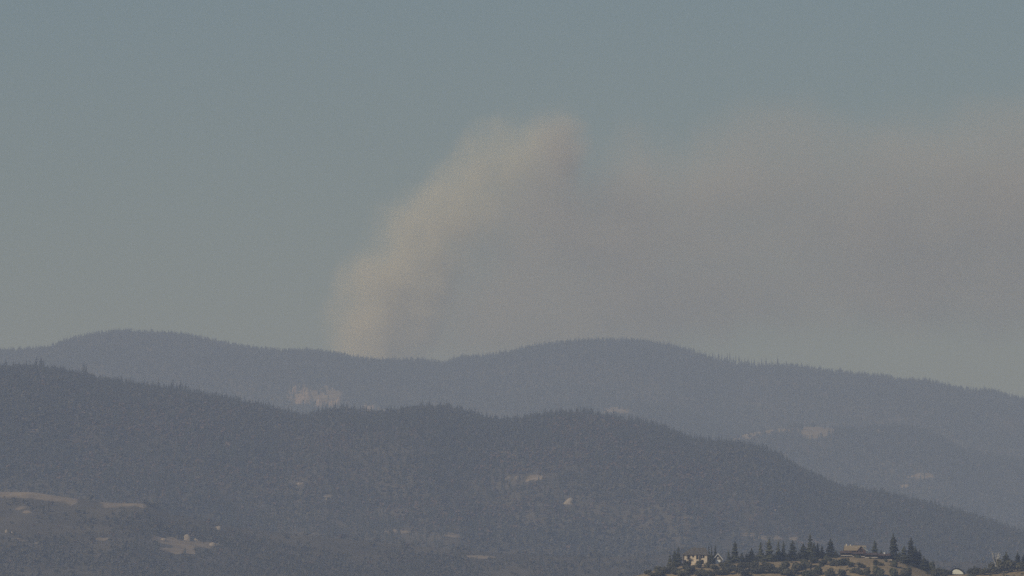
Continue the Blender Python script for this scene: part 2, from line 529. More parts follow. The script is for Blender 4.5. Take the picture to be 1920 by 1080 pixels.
# ---- single trees one can pick out along the near ridge's skyline
CREST = [(0, 240, "dark conifer among those at the left end of the near ridge's skyline"),
         (240, 560, "dark conifer among those on the near ridge's long left slope"),
         (560, 760, "dark conifer among those in the near ridge's first dip, below the pale cliffs"),
         (760, 960, "dark conifer among those on the near ridge's middle hump"),
         (960, 1240, "dark conifer among those on the near ridge's broad right hump"),
         (1240, 1440, "dark conifer among those on the flat shoulder right of the near ridge's right hump"),
         (1440, 1720, "dark conifer among those on the near ridge's steep right end")]
protos = {}
for p0, p1, lab in CREST:
    px = p0 + 2.0
    while px < p1:
        Yc = float(NEAR.crest_y((px - 960) / F * 12000))
        x = (px - 960) / F * Yc
        y = float(NEAR.crest_y(x)) + random.uniform(-22, 10)
        k = random.randrange(3)
        if k not in protos:
            o = link("conifer_tree", crest_mesh[k]); protos[k] = o
        else:
            o = protos[k].copy(); COL.objects.link(o)
        s = random.choice([.5, .6, .7, .8, 1.0]) * random.uniform(.85, 1.12)
        wd_ = s * random.uniform(1.05, 1.5)
        o.scale = (wd_, wd_, s)
        o.location = (x, y, float(NEAR.h(x, y)) - .3)
        o.rotation_euler = (0, 0, random.random() * 6.28)
        tag(o, lab, "tree", "conifers along the near ridge's skyline")
        px += random.choice([4.5, 6, 7, 8, 10])

# ---- the gappy row of thin trees on the far ridge's right crest
sp0 = None
for px, th in [(1322, 17), (1331, 15), (1337, 19), (1342, 14), (1348, 21), (1354, 18), (1359, 16), (1364, 21), (1369, 23), (1375, 18),
               (1380, 21), (1386, 22), (1391, 17), (1397, 20), (1403, 21), (1409, 17), (1415, 18), (1421, 15), (1428, 20), (1436, 21), (1447, 17), (1458, 22)]:
    x = (px - 960) / F * 22000
    y = float(FAR.crest_y(x)) + random.uniform(-8, 4)
    k = random.randrange(3)
    if sp0 is None: o = sp0 = link("sparse_tree", sparse_mesh[k])
    else:
        o = sp0.copy(); o.data = sparse_mesh[k]; COL.objects.link(o)
    o.scale = (th / 10 * 1.1, th / 10 * 1.1, th / 10 * 1.2)
    o.location = (x, y, float(FAR.h(x, y)) - .3)
    o.rotation_euler = (0, 0, random.random() * 6.28)
    tag(o, "thin tree standing apart in the gappy row on the far ridge's right skyline", "tree", "thin trees in the gappy row on the far ridge")


# ---- the rest of the woods, one mass per hill, grown by geometry nodes from the trees above
def forest_nodes(objs):
    ng = bpy.data.node_groups.new("forest", 'GeometryNodeTree')
    ng.interface.new_socket("Geometry", in_out='INPUT', socket_type='NodeSocketGeometry')
    ng.interface.new_socket("Geometry", in_out='OUTPUT', socket_type='NodeSocketGeometry')
    N, L = ng.nodes, ng.links
    gi, go = N.new("NodeGroupInput"), N.new("NodeGroupOutput")
    jn = N.new("GeometryNodeJoinGeometry")

    def attr(name, t):
        a = N.new("GeometryNodeInputNamedAttribute"); a.data_type = t; a.inputs[0].default_value = name
        return a.outputs[0]
    for k, ob in enumerate(objs):
        oi = N.new("GeometryNodeObjectInfo"); oi.inputs["Object"].default_value = ob; oi.transform_space = 'ORIGINAL'
        ip = N.new("GeometryNodeInstanceOnPoints")
        cmp_ = N.new("FunctionNodeCompare"); cmp_.data_type = 'INT'; cmp_.operation = 'EQUAL'
        L.new(attr("kind", 'INT'), cmp_.inputs[2]); cmp_.inputs[3].default_value = k
        L.new(gi.outputs[0], ip.inputs["Points"]); L.new(cmp_.outputs[0], ip.inputs["Selection"])
        L.new(oi.outputs["Geometry"], ip.inputs["Instance"])
        L.new(attr("turn", 'FLOAT_VECTOR'), ip.inputs["Rotation"]); L.new(attr("size", 'FLOAT_VECTOR'), ip.inputs["Scale"])
        L.new(ip.outputs[0], jn.inputs[0])
    L.new(jn.outputs[0], go.inputs[0])
    return ng


def forest(name, label, objs, hill, others, xr, yr, step, patches, kinds, size, tall=10.0, gap=.0, red=(), keep=.05, thin=None, thinning=.6):
    xs, ys = np.arange(xr[0], xr[1], step), np.arange(yr[0], yr[1], step)
    X, Y = np.meshgrid(xs, ys)
    X, Y = X.ravel(), Y.ravel()
    X = X + RNG.uniform(-.48, .48, X.size) * step
    Y = Y + RNG.uniform(-.48, .48, X.size) * step
    Z = hill.h(X, Y)
    ok = (Z > 8) & (Y < hill.crest_y(X) + 45)
    for o in others: ok &= Z > o.h(X, Y) + 2
    dens = fbm(X / 75, Y / 150, 3) + .5 * fbm(X / 22, Y / 60 + 40, 2)
    ok &= RNG.random(X.size) < np.clip(1 - gap + dens * gap * 2.2, .08, 1)
    px, py = project(X, Y, Z)
    if thin: ok &= RNG.random(X.size) > thinning * np.clip((py - thin[0]) / (thin[1] - thin[0]), 0, 1)
    ok &= (px > -160) & (px < 2080) & (py < 1130)
    crest = np.abs(Y - hill.crest_y(X)) < 70
    ok &= ~(crest & (RNG.random(X.size) < .5))
    sc = size * RNG.uniform(.65, 1.25, X.size) * (1 + .28 * fbm(X / 140 + 5, Y / 200, 2))
    sc = np.where(crest, size * RNG.choice([.3, .4, .5, .62, .78, 1.0], X.size) * (1 + 1.0 * fbm(X / (.0016 * hill.Y) + 5, Y / 400, 2)), sc)
    _, ptop = project(X, Y, Z + sc * tall * .6)
    for cx, cyy, rx, ry in patches:
        near_ = (np.abs(px - cx) < rx * 1.7) & (py > cyy - ry * 2) & (ptop < cyy + ry * 2)
        ii = np.nonzero(near_)[0]
        wob = 1 + .8 * fbm(X[ii] / 9 + cx, Y[ii] / 25, 2)
        cut = np.zeros(len(ii), bool)
        for q in (py[ii], ptop[ii], (py[ii] + ptop[ii]) / 2):
            cut |= ((px[ii] - cx) / rx) ** 2 + ((q - cyy) / ry) ** 2 < wob
        ok[ii] &= ~(cut & (RNG.random(len(ii)) > keep))
    kd = RNG.choice(len(objs), X.size, p=kinds)
    stand = fbm(X / 120 + 31, Y / 260 + 7, 3)
    kd = np.where((stand > .12) & (RNG.random(X.size) < .55), np.where(RNG.random(X.size) < .6, 3, 4), kd) if len(objs) > 4 else kd
    if red:
        rf = np.zeros(X.size)
        for cx, cyy, rx, ry in red:
            rf = np.maximum(rf, np.clip(1.2 - np.sqrt(((px - cx) / rx) ** 2 + ((py - cyy) / ry) ** 2), 0, 1))
        kd = np.where(RNG.random(X.size) < rf * .6, len(objs) - 1, kd)
    X, Y, Z, sc, kd = X[ok], Y[ok], Z[ok], sc[ok], kd[ok]
    n = len(X)
    me = bpy.data.meshes.new(name)
    me.vertices.add(n)
    me.vertices.foreach_set("co", np.stack([X, Y, Z - .3], -1).ravel())
    a = me.attributes.new("kind", 'INT', 'POINT'); a.data.foreach_set("value", kd.astype(np.int32))
    is_round = np.isin(kd, [k for k, o in enumerate(objs) if o.get("round")])
    hz = np.where(is_round, .55, 1.0)
    sz = np.stack([sc * RNG.uniform(.9, 1.4, n), sc * RNG.uniform(.9, 1.4, n), sc * RNG.uniform(.85, 1.15, n)], -1) * hz[:, None]
    a = me.attributes.new("size", 'FLOAT_VECTOR', 'POINT'); a.data.foreach_set("vector", sz.ravel())
    tr = np.zeros((n, 3)); tr[:, 2] = RNG.uniform(0, 6.28, n)
    a = me.attributes.new("turn", 'FLOAT_VECTOR', 'POINT'); a.data.foreach_set("vector", tr.ravel())
    o = link(name, me)
    md = o.modifiers.new("forest", 'NODES'); md.node_group = forest_nodes(objs)
    tag(o, label, kind='stuff')
    print(name, n)
    return o


# ------------------------------------------------------------------ knoll: trees, shrubs
trunk_me, crown_me = [], []
pine_specs = [(101, 2.1, 19, 12, .03), (102, 1.7, 19, 11, .04), (103, 2.5, 18, 13, .02), (104, 2.0, 18, 12, .03), (105, 1.45, 19, 10, .06)]
for sd, r, lv, pr, br in pine_specs:
    t, c = conifer(sd, 10, r, lv, pr, br)
    trunk_me.append(t.mesh("trunk", M['bark'])); crown_me.append(c.mesh("crown", M['needles']))
light_crown = [conifer(111, 10, 2.6, 15, 10, .04)[1].mesh("crown", M['needles_light'])]
oakT, oakC = [], []
for i in range(4):
    t, c = broadleaf(200 + i, 10, 5.4, 900, .52)
    oakT.append(t.mesh("trunk", M['bark'])); oakC.append(c.mesh("crown", M['oak']))
shrubT, shrubC = [], []
for i in range(4):
    t, c = broadleaf(300 + i, 10, 8.0, 800, .72, low=.02)
    shrubT.append(t.mesh("stem", M['bark'])); shrubC.append(c.mesh("foliage", M['oak'] if i % 2 else M['needles']))


def ground_at(px, Y):
    x = (px - 960) / F * Y
    return Vector((x, Y, float(KNOLL.h(x, Y))))


def plant(name, trunk, crown, pn, base, hgt, wide, label, cat, group=None):
    o = empty(name, base - Vector((0, 0, .1)), random.random() * 6.28)
    a = link(pn[0], trunk, o); b = link(pn[1], crown, o)
    for q in (a, b): q.scale = (wide, wide, hgt / 10)
    return tag(o, label, cat, group)


def pine(px, ytop, dy, half, label, v=None, light=False):
    """pine whose tip shows at (px, ytop), dy metres behind the knoll's crest line; half = half-width in px"""
    Y = 4500 + dy
    b = ground_at(px, Y)
    top = at(px, ytop, Y).z
    v = random.randrange(5) if v is None else v
    hgt = max(2.5, top - b.z)
    plant("pine_tree", trunk_me[v], light_crown[0] if light else crown_me[v], ("trunk", "crown"), b, hgt,
          1.6 * half * .2252 / (2.6 if light else pine_specs[v][1]), label, "tree", "pines on the knoll")


for a in [
    (1256, 1038, 12, 5, "tiny pine left of the cream house, leftmost pine on the knoll"),
    (1265, 1032, 16, 9, "broad pale green tree just left of the cream house", 2, True),
    (1272, 1024, 26, 7, "pointed pine rising behind the pale green tree left of the cream house", 1),
    (1329, 1023, 24, 4, "thin pine at the right end of the cream house's roof, left of two more", 4),
    (1334, 1024, 28, 4, "thin pine in the middle of three behind the cream house's right end", 4),
    (1341, 1022, 26, 5, "tallest thin pine behind the cream house's right end, above the white gable", 4),
    (1366, 1031, 14, 5, "short dark pine between the white gable and the tall pointed pine"),
    (1378, 1014, 20, 10, "tall broad pointed pine standing alone right of the white gable", 0),
    (1391, 1036, 10, 7, "short bushy pine at the right foot of the tall pointed pine"),
    (1400, 1037, 8, 7, "small rounded pine left of the dark medium pine in the middle row"),
    (1409, 1028, 14, 9, "dark medium pine in a dip between two taller pines in the row", 3),
    (1418, 1040, 8, 7, "low pine filling the gap right of the dark medium pine"),
    (1426, 1016, 30, 8, "slim bluish pine second to the right of the tall pointed pine", 1),
    (1442, 1010, 24, 11, "tall green pine in the middle of the row left of the bushy group", 0),
    (1451, 1038, 8, 7, "low pine at the right foot of the tall green pine"),
    (1459, 1015, 30, 7, "slim pine in the close pair, the left one", 4),
    (1469, 1015, 32, 7, "slim pine in the close pair, the right one", 1),
    (1478, 1036, 8, 8, "low pine in front of the close pair of slim pines"),
    (1486, 1013, 16, 12, "dark symmetrical pine right of the close pair of slim pines", 0),
    (1497, 1034, 10, 7, "low pine between the dark symmetrical pine and the bushy group"),
    (1506, 1019, 16, 11, "wide bushy pine leaning against the spire-topped pine's left side", 2),
    (1519, 1002, 24, 10, "spire-topped pine, tallest of the bushy group left of the brown house", 1),
    (1526, 1017, 14, 9, "bushy pine against the right side of the spire-topped pine", 2),
    (1533, 1017, 28, 6, "thin pine right behind the bushy group left of the brown house", 4),
    (1541, 1023, 20, 7, "lower pine between the bushy group and the brown house's nearest pine"),
    (1557, 1010, 12, 11, "large pine nearest the brown house's left end", 3),
    (1567, 1032, 4, 7, "small pine touching the brown house's left corner"),
    (1640, 1012, 26, 9, "single pine showing over the brown house's low right roof", 0),
    (1652, 1031, 22, 5, "small treetop over the brown house's low right roof"),
    (1675, 1000, 6, 11, "tallest pine of all, at the brown house's right end", 3),
    (1686, 1034, 2, 8, "short pine between the tallest pine and the right group"),
    (1695, 1023, 0, 9, "medium pine at the left edge of the group right of the house", 2),
    (1708, 1008, -4, 12, "tall pine leading the group right of the house, tip near the tallest pine's", 0),
    (1716, 1024, 0, 9, "pine hugging the right side of the group's tall pine", 3),
    (1724, 1030, -2, 9, "sloping-shouldered pine on the right of the group, above bare grass", 2),
    (1732, 1042, -6, 8, "short pine ending the right group, beside the round bush"),
    (1826, 1059, 10, 4, "tiny dark pine right of the white glint dome"),
    (1886, 1034, 24, 11, "tall pine in the right wood, next to the pale bare tree", 2),
    (1908, 1035, 16, 9, "dark pine in the right wood close to the photo's edge", 3),
    (1919, 1040, 10, 8, "pine cut by the photo's right edge in the right wood", 0),
]:
    px, yt, dy, hw, lab = a[:5]
    pine(px, yt, dy, hw, lab, *(a[5:]))


def shrub(px, ytop, ybase, half, label, v=None, tree=False):
    """shrub or low oak whose foot shows at (px, ybase) on the knoll's front face"""
    b = KNOLL.hit(px, ybase)
    hgt = max(1.2, at(px, ytop, b.y).z - b.z)
    v = random.randrange(4) if v is None else v
    if tree: plant("oak_tree", oakT[v], oakC[v], ("trunk", "crown"), b, hgt, half * .2252 / 5.0, label, "tree", "oaks on the knoll")
    else: plant("shrub", shrubT[v], shrubC[v], ("stem", "foliage"), b, hgt, half * .2252 / 7.4, label, "shrub", "shrubs on the dry knoll")


for a in [
    (1581, 1044, 1061, 11, "large dark shrub below the brown house's left corner", 0),
    (1565, 1048, 1062, 10, "grey green shrub left of the large dark shrub", 1),
    (1594, 1054, 1064, 8, "low dark shrub at the right foot of the large dark shrub", 2),
    (1641, 1048, 1057, 6, "small dark shrub in the grass under the terrace's middle", 0),
    (1650, 1053, 1062, 7, "brownish shrub just right of the small dark shrub under the terrace", 1),
    (1662, 1047, 1055, 5, "small shrub at the terrace's right end", 2),
    (1612, 1056, 1063, 7, "flat shrub in the grass under the terrace's left half", 3),
    (1605, 1063, 1075, 11, "wide shrub low on the slope under the terrace's left half", 1),
    (1624, 1066, 1080, 10, "dull green shrub on the lower slope, left of the largest one", 3),
    (1648, 1061, 1082, 11, "largest shrub on the lower slope under the terrace", 0),
    (1678, 1050, 1064, 8, "upright shrub under the tallest pine", 2),
    (1674, 1062, 1081, 9, "dark shrub on the lower slope below the tallest pine", 0),
    (1697, 1062, 1084, 12, "round shrub below the right pine group, left of the bare grass", 1),
    (1748, 1050, 1075, 8, "tall round bush ending the pine group on the right", 0),
    (1737, 1050, 1070, 7, "bush between the pine group and the tall round bush", 2),
    (1752, 1066, 1084, 7, "low bush in front of the tall round bush", 3),
    (1526, 1044, 1058, 10, "dense shrub beneath the spire-topped pine", 0),
    (1544, 1048, 1060, 9, "shrub beneath the large pine left of the house", 2),
    (1510, 1050, 1066, 12, "broad olive shrub beneath the wide bushy pine", 1),
    (1535, 1060, 1078, 11, "round shrub low on the slope below the spire-topped pine", 2),
    (1556, 1064, 1080, 9, "shrub low on the slope below the large pine", 1),
    (1580, 1068, 1083, 9, "shrub low on the slope below the large dark shrub", 3),
    (1515, 1066, 1086, 13, "big dark shrub at the slope's foot below the bushy pines", 0),
    (1768, 1064, 1078, 12, "low spreading bush left of the white glint dome", 1),
    (1781, 1069, 1079, 7, "tiny bush touching the white glint dome's left side", 3),
]:
    shrub(*a)
for a in [
    (1287, 1049, 1067, 8, "bush hiding the foot of the cream house's left end", 0),
    (1311, 1051, 1067, 8, "bush hiding the foot of the cream house's middle", 2),
    (1326, 1050, 1066, 6, "bush at the foot of the cream house's right corner", 1),
]:
    shrub(*a)
for a in [
    (1818, 1064, 1078, 9, "low oak directly right of the white glint dome", 0),
    (1832, 1062, 1079, 10, "small oak under the tiny dark pine in the right wood", 1),
    (1846, 1062, 1080, 11, "rounded oak left of the pale bare tree", 2),
    (1862, 1054, 1078, 12, "dark oak right in front of the pale bare tree", 3),
    (1877, 1046, 1076, 13, "broad oak between the pale bare tree and the right wood's tall pine", 0),
    (1893, 1046, 1074, 13, "broad oak under the right wood's tall pine", 1),
    (1908, 1050, 1073, 12, "oak under the dark pine close to the photo's right edge", 2),
    (1920, 1052, 1072, 11, "oak cut by the photo's right edge", 3),
    (1290, 1062, 1080, 12, "oak under the cream house's left end", 0),
    (1262, 1050, 1072, 12, "oak left of the cream house, farthest left on the knoll", 1),
    (1318, 1064, 1082, 12, "oak below the cream house's right end", 2),
    (1360, 1050, 1074, 13, "oak below the short dark pine right of the white gable", 3),
    (1388, 1052, 1076, 13, "oak below the tall pointed pine", 0),
    (1415, 1050, 1074, 13, "oak below the dark medium pine", 1),
    (1443, 1052, 1076, 13, "oak below the tall green pine", 2),
    (1470, 1050, 1076, 13, "oak below the close pair of slim pines", 3),
    (1494, 1052, 1078, 12, "oak below the dark symmetrical pine", 1),
    (1235, 1060, 1080, 11, "oak at the far left foot of the knoll", 3),
]:
    shrub(*a, tree=True)

for i in range(26):
    px_ = 1226 + 10.6 * i + random.uniform(-3, 3)
    yb_ = random.uniform(1070, 1086) + max(0, 1262 - px_) * .25
    shrub(px_, yb_ - random.uniform(13, 20), yb_, random.uniform(9, 13), "low oak in the thicket below the cream house and row of pines", None, True)

# pale bare tree in the right wood
dt = empty("dead_tree", ground_at(1867, 4514))
tm = MB(); bm_ = MB()
ht = at(1866, 1036, 4514).z - dt.location.z
tm.tube((0, 0, -.4), (0, 0, ht * .45), .34, .24, 7)
rd = random.Random(5)
for i in range(26):
    a = rd.uniform(-.7, 3.9); z0 = ht * rd.uniform(.25, .5)
    L_ = rd.uniform(1.3, 2.4)
    p1 = Vector((math.cos(a) * L_ * .5, math.sin(a) * L_ * .4, z0 + ht * .2))
    p2 = Vector((math.cos(a) * L_ * rd.uniform(.8, 1.1), math.sin(a) * L_ * .8, min(ht, z0 + ht * rd.uniform(.35, .6))))
    bm_.tube((0, 0, z0 * .9), p1, .16, .12, 5); bm_.tube(p1, p2, .12, .05, 5)
    for j in range(3):
        q = p1.lerp(p2, rd.random())
        bm_.tube(q, q + Vector((rd.uniform(-.7, .7), rd.uniform(-.5, .5), rd.uniform(.2, .9))), .06, .025, 4)
tm.build("trunk", M['dead'], dt); bm_.build("branches", M['dead'], dt)
tag(dt, "pale bare dead tree with upswept branches at the right wood's left edge", "tree")

# ------------------------------------------------------------------ houses
U = .2252          # metres per photo pixel at the knoll


# cream two-storey house
hb_ = at(1304, 1066, 4500)
ch = empty("stucco_house", Vector((hb_.x, 4500, float(KNOLL.h(hb_.x, 4500)) - .4)))
zb = ch.location.z


def hx(px): return (px - 1304) * U
def hz(py): return at(1304, py, 4500).z - zb


ev = hz(1039.5)
x0, x1 = hx(1281), hx(1327.5)
w = MB()
w.box(x0, x1, .0, 9.0, 0, ev)
w.build("wall", M['stucco'], ch)
w = MB()
w.box(hx(1304.5), hx(1310), -1.1, -.003, 0, ev - .05)
w.build("entrance_bay", M['stucco'], ch)
# hip roof
rf = MB()
rz = hz(1027)
e = .55
A = [(x0 - e, -e, ev), (x1 + e, -e, ev), (x1 + e, 9 + e, ev), (x0 - e, 9 + e, ev)]
R0, R1 = (hx(1297), 4.2, rz), (hx(1323), 4.2, rz)
rf.face([A[0], A[1], R1, R0]); rf.face([A[1], A[2], R1]); rf.face([A[2], A[3], R0, R1]); rf.face([A[3], A[0], R0])
rf.hull([(p[0], p[1], ev - .22) for p in A], [(p[0], p[1], ev - .004) for p in A])
ro = rf.build("roof", M['shingle'], ch)
ck = MB(); ck.box(hx(1301), hx(1303.5), 5.0, 5.7, rz - 1.0, rz + .5); ck.build("chimney", M['shingle'], ro)
# small hip over the bay
rf = MB()
B = [(hx(1303), -1.6, ev - .05), (hx(1311.5), -1.6, ev - .05), (hx(1311.5), .3, ev - .05), (hx(1303), .3, ev - .05)]
pk = (hx(1307.2), 1.9, ev + 1.35)
for i in range(4): rf.face([B[i], B[(i + 1) % 4], pk])
rf.build("bay_roof", M['shingle'], ch)


def arch_window(px, pytop, pybot, wpx, yf=0.0, cat=None):
    zc0, zc1 = hz(pybot), hz(pytop)
    r = wpx * U / 2
    pts = [(-r, zc0), (r, zc0)] + [(r * math.cos(t), zc1 - r + r * math.sin(t)) for t in [math.pi * k / 6 for k in range(7)]]
    fr = MB()
    c = hx(px)
    out = [(c + x * 1.22, z + (.12 if z > (zc0 + zc1) / 2 else -.12)) for x, z in pts]
    inn = [(c + x, z) for x, z in pts]
    n = len(pts)
    for i in range(n):
        j = (i + 1) % n
        fr.hull([(out[i][0], yf - .10, out[i][1]), (out[j][0], yf - .10, out[j][1]), (inn[j][0], yf - .10, inn[j][1]), (inn[i][0], yf - .10, inn[i][1])],
                [(out[i][0], yf - .003, out[i][1]), (out[j][0], yf - .003, out[j][1]), (inn[j][0], yf - .003, inn[j][1]), (inn[i][0], yf - .003, inn[i][1])])
    fo = fr.build("window", M['trim'], ch)
    gl = MB(); gl.prism_y(inn, yf - .05, yf - .004)
    gl.build("pane", M['glass'], fo)


arch_window(1291, 1040.5, 1046, 3.6)
arch_window(1299.5, 1040, 1044.5, 2.4)
arch_window(1319, 1040.5, 1045.5, 2.6)
arch_window(1307.2, 1041, 1048, 3.2, -1.1)
arch_window(1315, 1041, 1046, 1.6)
arch_window(1285, 1050, 1057, 3); arch_window(1294, 1050, 1057, 3); arch_window(1317, 1050, 1057, 4)
bal = MB()
bal.box(hx(1287), hx(1295.5), -1.2, -.003, hz(1047.6), hz(1046.9))
for k in range(9): bal.tube((hx(1287.3) + k * (hx(1295.2) - hx(1287.3)) / 8, -1.1, hz(1046.9)), (hx(1287.3) + k * (hx(1295.2) - hx(1287.3)) / 8, -1.1, hz(1043.8)), .035, .035, 4)
bal.box(hx(1287), hx(1295.5), -1.15, -1.05, hz(1043.8), hz(1043.3))
bal.build("balcony", M['trim'], ch)
for px in (1281.6, 1326.9):
    p = MB(); p.box(hx(px) - .22, hx(px) + .22, -.12, -.004, 0, ev - .22); p.build("corner_trim", M['trim'], ch)
tag(ch, "cream stucco house with grey hip roof and dark arched windows on the knoll", "house")

# white-gabled garage right of it
gx = (1346 - 960) / F * 4506
gg = empty("garage", Vector((gx, 4506, float(KNOLL.h(gx, 4506)) - .3)))
zg = gg.location.z


def gz(py): return at(1346, py, 4506).z - zg


hwid, gp, ge = 7.5 * U, gz(1038.5), gz(1047.5)
w = MB()
w.prism_y([(-hwid, 0), (hwid, 0), (hwid, ge), (0, gp), (-hwid, ge)], 0, 6)
w.build("wall", M['shingle'], gg)
rf = MB()
for s in (-1, 1):
    rf.hull([(0, -.5, gp + .02), (s * (hwid + .4), -.5, ge - .45), (s * (hwid + .4), 6.4, ge - .45), (0, 6.4, gp + .02)],
            [(0, -.5, gp + .20), (s * (hwid + .4), -.5, ge - .27), (s * (hwid + .4), 6.4, ge - .27), (0, 6.4, gp + .20)])
rf.build("roof", M['shingle'], gg)
for s in (-1, 1):
    b = MB()
    b.hull([(s * .05, -.58, gp - .12), (s * (hwid + .4), -.58, ge - .62), (s * (hwid + .4), -.58, ge - .25), (s * .05, -.58, gp + .22)],
           [(s * .05, -.51, gp - .12), (s * (hwid + .4), -.51, ge - .62), (s * (hwid + .4), -.51, ge - .25), (s * .05, -.51, gp + .22)])
    b.build("barge_board", M['white'], gg)
d = MB(); d.box(-hwid * .62, hwid * .62, -.06, -.003, 0, 2.1); d.build("garage_door", M['white'], gg)
v_ = MB(); v_.box(-.35, .25, -.05, -.003, gz(1047), gz(1045)); v_.build("gable_vent", M['white'], gg)
tag(gg, "small grey garage with white barge boards right of the cream house", "garage")

# long brown house with veranda
bx = (1620 - 960) / F * 4500
bh = empty("ranch_house", Vector((bx, 4500, float(KNOLL.h(bx, 4500)) - .6)))
zr = bh.location.z


def rx(px): return (px - 1620) * U
def rz_(py): return at(1620, py, 4500).z - zr


# terrace, floor and veranda step down to the right in four bays
bays = [(1576.5, 1598, 0.0), (1598, 1621, 1.6), (1621, 1645, 3.4), (1645, 1668, 5.0)]
for i, (p0, p1, st) in enumerate(bays):
    zt = rz_(1042.0 + st)
    zroof = rz_(1036.4 + st)
    w = MB(); w.box(rx(p0) + .01, rx(p1) - .01, 0, 8, zt - 3.0, zroof - .02); w.build("wall", M['trim'], bh)  # wall coloured near-black to carry the veranda's shadow band
    if i < 3:
        tmb = MB(); tmb.box(rx(p0) + .012, rx(p1) - .012, -2.6, -.003, zt - .12, zt + .22); tmb.build("terrace", M['concrete'], bh)
    rr = MB()
    pts = [(-3.1, zroof - .10), (-3.1, zroof + .12), (4.0, zroof + .80), (8.6, zroof + .40), (8.6, zroof + .15), (4.0, zroof + .55)]
    rr.hull([(rx(p0) - (.35 if i == 0 else -.006), y, z) for y, z in pts], [(rx(p1) + (.35 if i == 3 else -.006), y, z) for y, z in pts])
    rr.build("roof", M['brown_roof'], bh)
    for k in range(3):
        px_ = rx(p0) + .25 + (rx(p1) - rx(p0) - .5) * k / 2
        p = MB(); p.box(px_ - .09, px_ + .09, -2.75, -2.57, zt + (.22 if i < 3 else -2), zroof - .06); p.build("post", M['trim'], bh)
    for k in range(3):
        c0 = rx(p0) + .45 + (rx(p1) - rx(p0) - .9) * k / 3
        c1 = c0 + (rx(p1) - rx(p0) - .9) / 3 - .35
        wf = MB(); wf.box(c0 - .08, c1 + .08, -.05, -.003, zt + .28, zroof - .12); wo = wf.build("window", M['trim'], bh)
        gl = MB(); gl.box(c0, c1, -.075, -.052, zt + .36, zroof - .20); gl.build("pane", M['glass'], wo)
    if i < 3:
        rl = MB()
        rl.box(rx(p0) + .02, rx(p1) - .02, -2.72, -2.66, zt + .72, zt + .80)
        for k in range(26):
            q = rx(p0) + .1 + (rx(p1) - rx(p0) - .2) * k / 25
            rl.box(q - .05, q + .05, -2.71, -2.67, zt + .22, zt + .72)
        rl.build("railing", M['trim'], bh)
# upper storey: tan front slope, reddish gable, pale slope to its right
ub, ut = rz_(1035.5), rz_(1023.5)
w = MB(); w.box(rx(1584), rx(1624), 3.0, 11.0, ub - .8, rz_(1031.5)); w.build("upper_wall", M['red_wood'], bh)
rf = MB()
rf.hull([(rx(1582.5), 2.2, rz_(1032.5)), (rx(1626), 2.2, rz_(1032.5)), (rx(1624), 7.0, ut), (rx(1584), 7.0, ut)],
        [(rx(1582.5), 2.2, rz_(1031.7)), (rx(1626), 2.2, rz_(1031.7)), (rx(1624), 7.0, ut + .2), (rx(1584), 7.0, ut + .2)])
rf.hull([(rx(1626), 11.8, rz_(1032.5)), (rx(1582.5), 11.8, rz_(1032.5)), (rx(1584), 7.01, ut), (rx(1624), 7.01, ut)],
        [(rx(1626), 11.8, rz_(1031.7)), (rx(1582.5), 11.8, rz_(1031.7)), (rx(1584), 7.01, ut + .2), (rx(1624), 7.01, ut + .2)])
rfo = rf.build("upper_roof", M['tan_roof'], bh)
for k, (p0, p1) in enumerate([(1586.5, 1589), (1594.5, 1596.5)]):
    ck = MB(); ck.box(rx(p0), rx(p1), 6.4, 7.2, ut - 1, rz_(1019.5 + k)); ck.build("chimney", M['concrete'], rfo)
gbl = MB()
gbl.prism_y([(rx(1605.5), ub - .6), (rx(1623.5), ub - .6), (rx(1623.5), rz_(1034)), (rx(1615), rz_(1024.6)), (rx(1605.5), rz_(1034))], .9, 3.2)
go_ = gbl.build("gable", M['red_wood'], bh)
wf = MB(); wf.box(rx(1612), rx(1618), .84, .897, rz_(1034.5), rz_(1030)); wo = wf.build("gable_window", M['trim'], go_)
for s, mt, nm, ex in ((-1, 'brown_roof', "gable_roof", 1606), (1, 'pale_roof', "gable_roof", 1627.5)):
    rr = MB()
    zl = rz_(1034.2) if s < 0 else rz_(1034.0)
    rr.hull([(rx(1615), .5, rz_(1024.4)), (rx(ex), .5, zl), (rx(ex), 6.4, zl), (rx(1615), 6.4, rz_(1024.4))],
            [(rx(1615), .5, rz_(1023.4)), (rx(ex), .5, zl + .22), (rx(ex), 6.4, zl + .22), (rx(1615), 6.4, rz_(1023.4))])
    ob = rr.build(nm, M[mt], bh)
    if s > 0: ob["label"] = "pale grey right slope of the gable roof"
# the pale slope turns towards the viewer beside the gable
pl = MB()
pl.hull([(rx(1618.5), 1.0, rz_(1028)), (rx(1625), .6, rz_(1033.5)), (rx(1628), 2.1, rz_(1033.3)), (rx(1621), 5.5, rz_(1024.8))],
        [(rx(1618.5), 1.0, rz_(1027.2)), (rx(1625), .6, rz_(1032.7)), (rx(1628), 2.1, rz_(1032.5)), (rx(1621), 5.5, rz_(1024.0))])
pl.build("dormer_roof", M['pale_roof'], bh)
st = MB(); st.box(rx(1657), rx(1659.5), 2.4, 3.0, rz_(1041.5), rz_(1035.5)); st.build("chimney", M['white'], bh)
wl = MB(); wl.box(rx(1645.5), rx(1672), -2.9, -2.5, rz_(1053), rz_(1048.6)); wl.build("retaining_wall", M['pale_rock'], bh)
tag(bh, "long brown ranch house with tan roof, red gable and pale terrace on the knoll", "house")

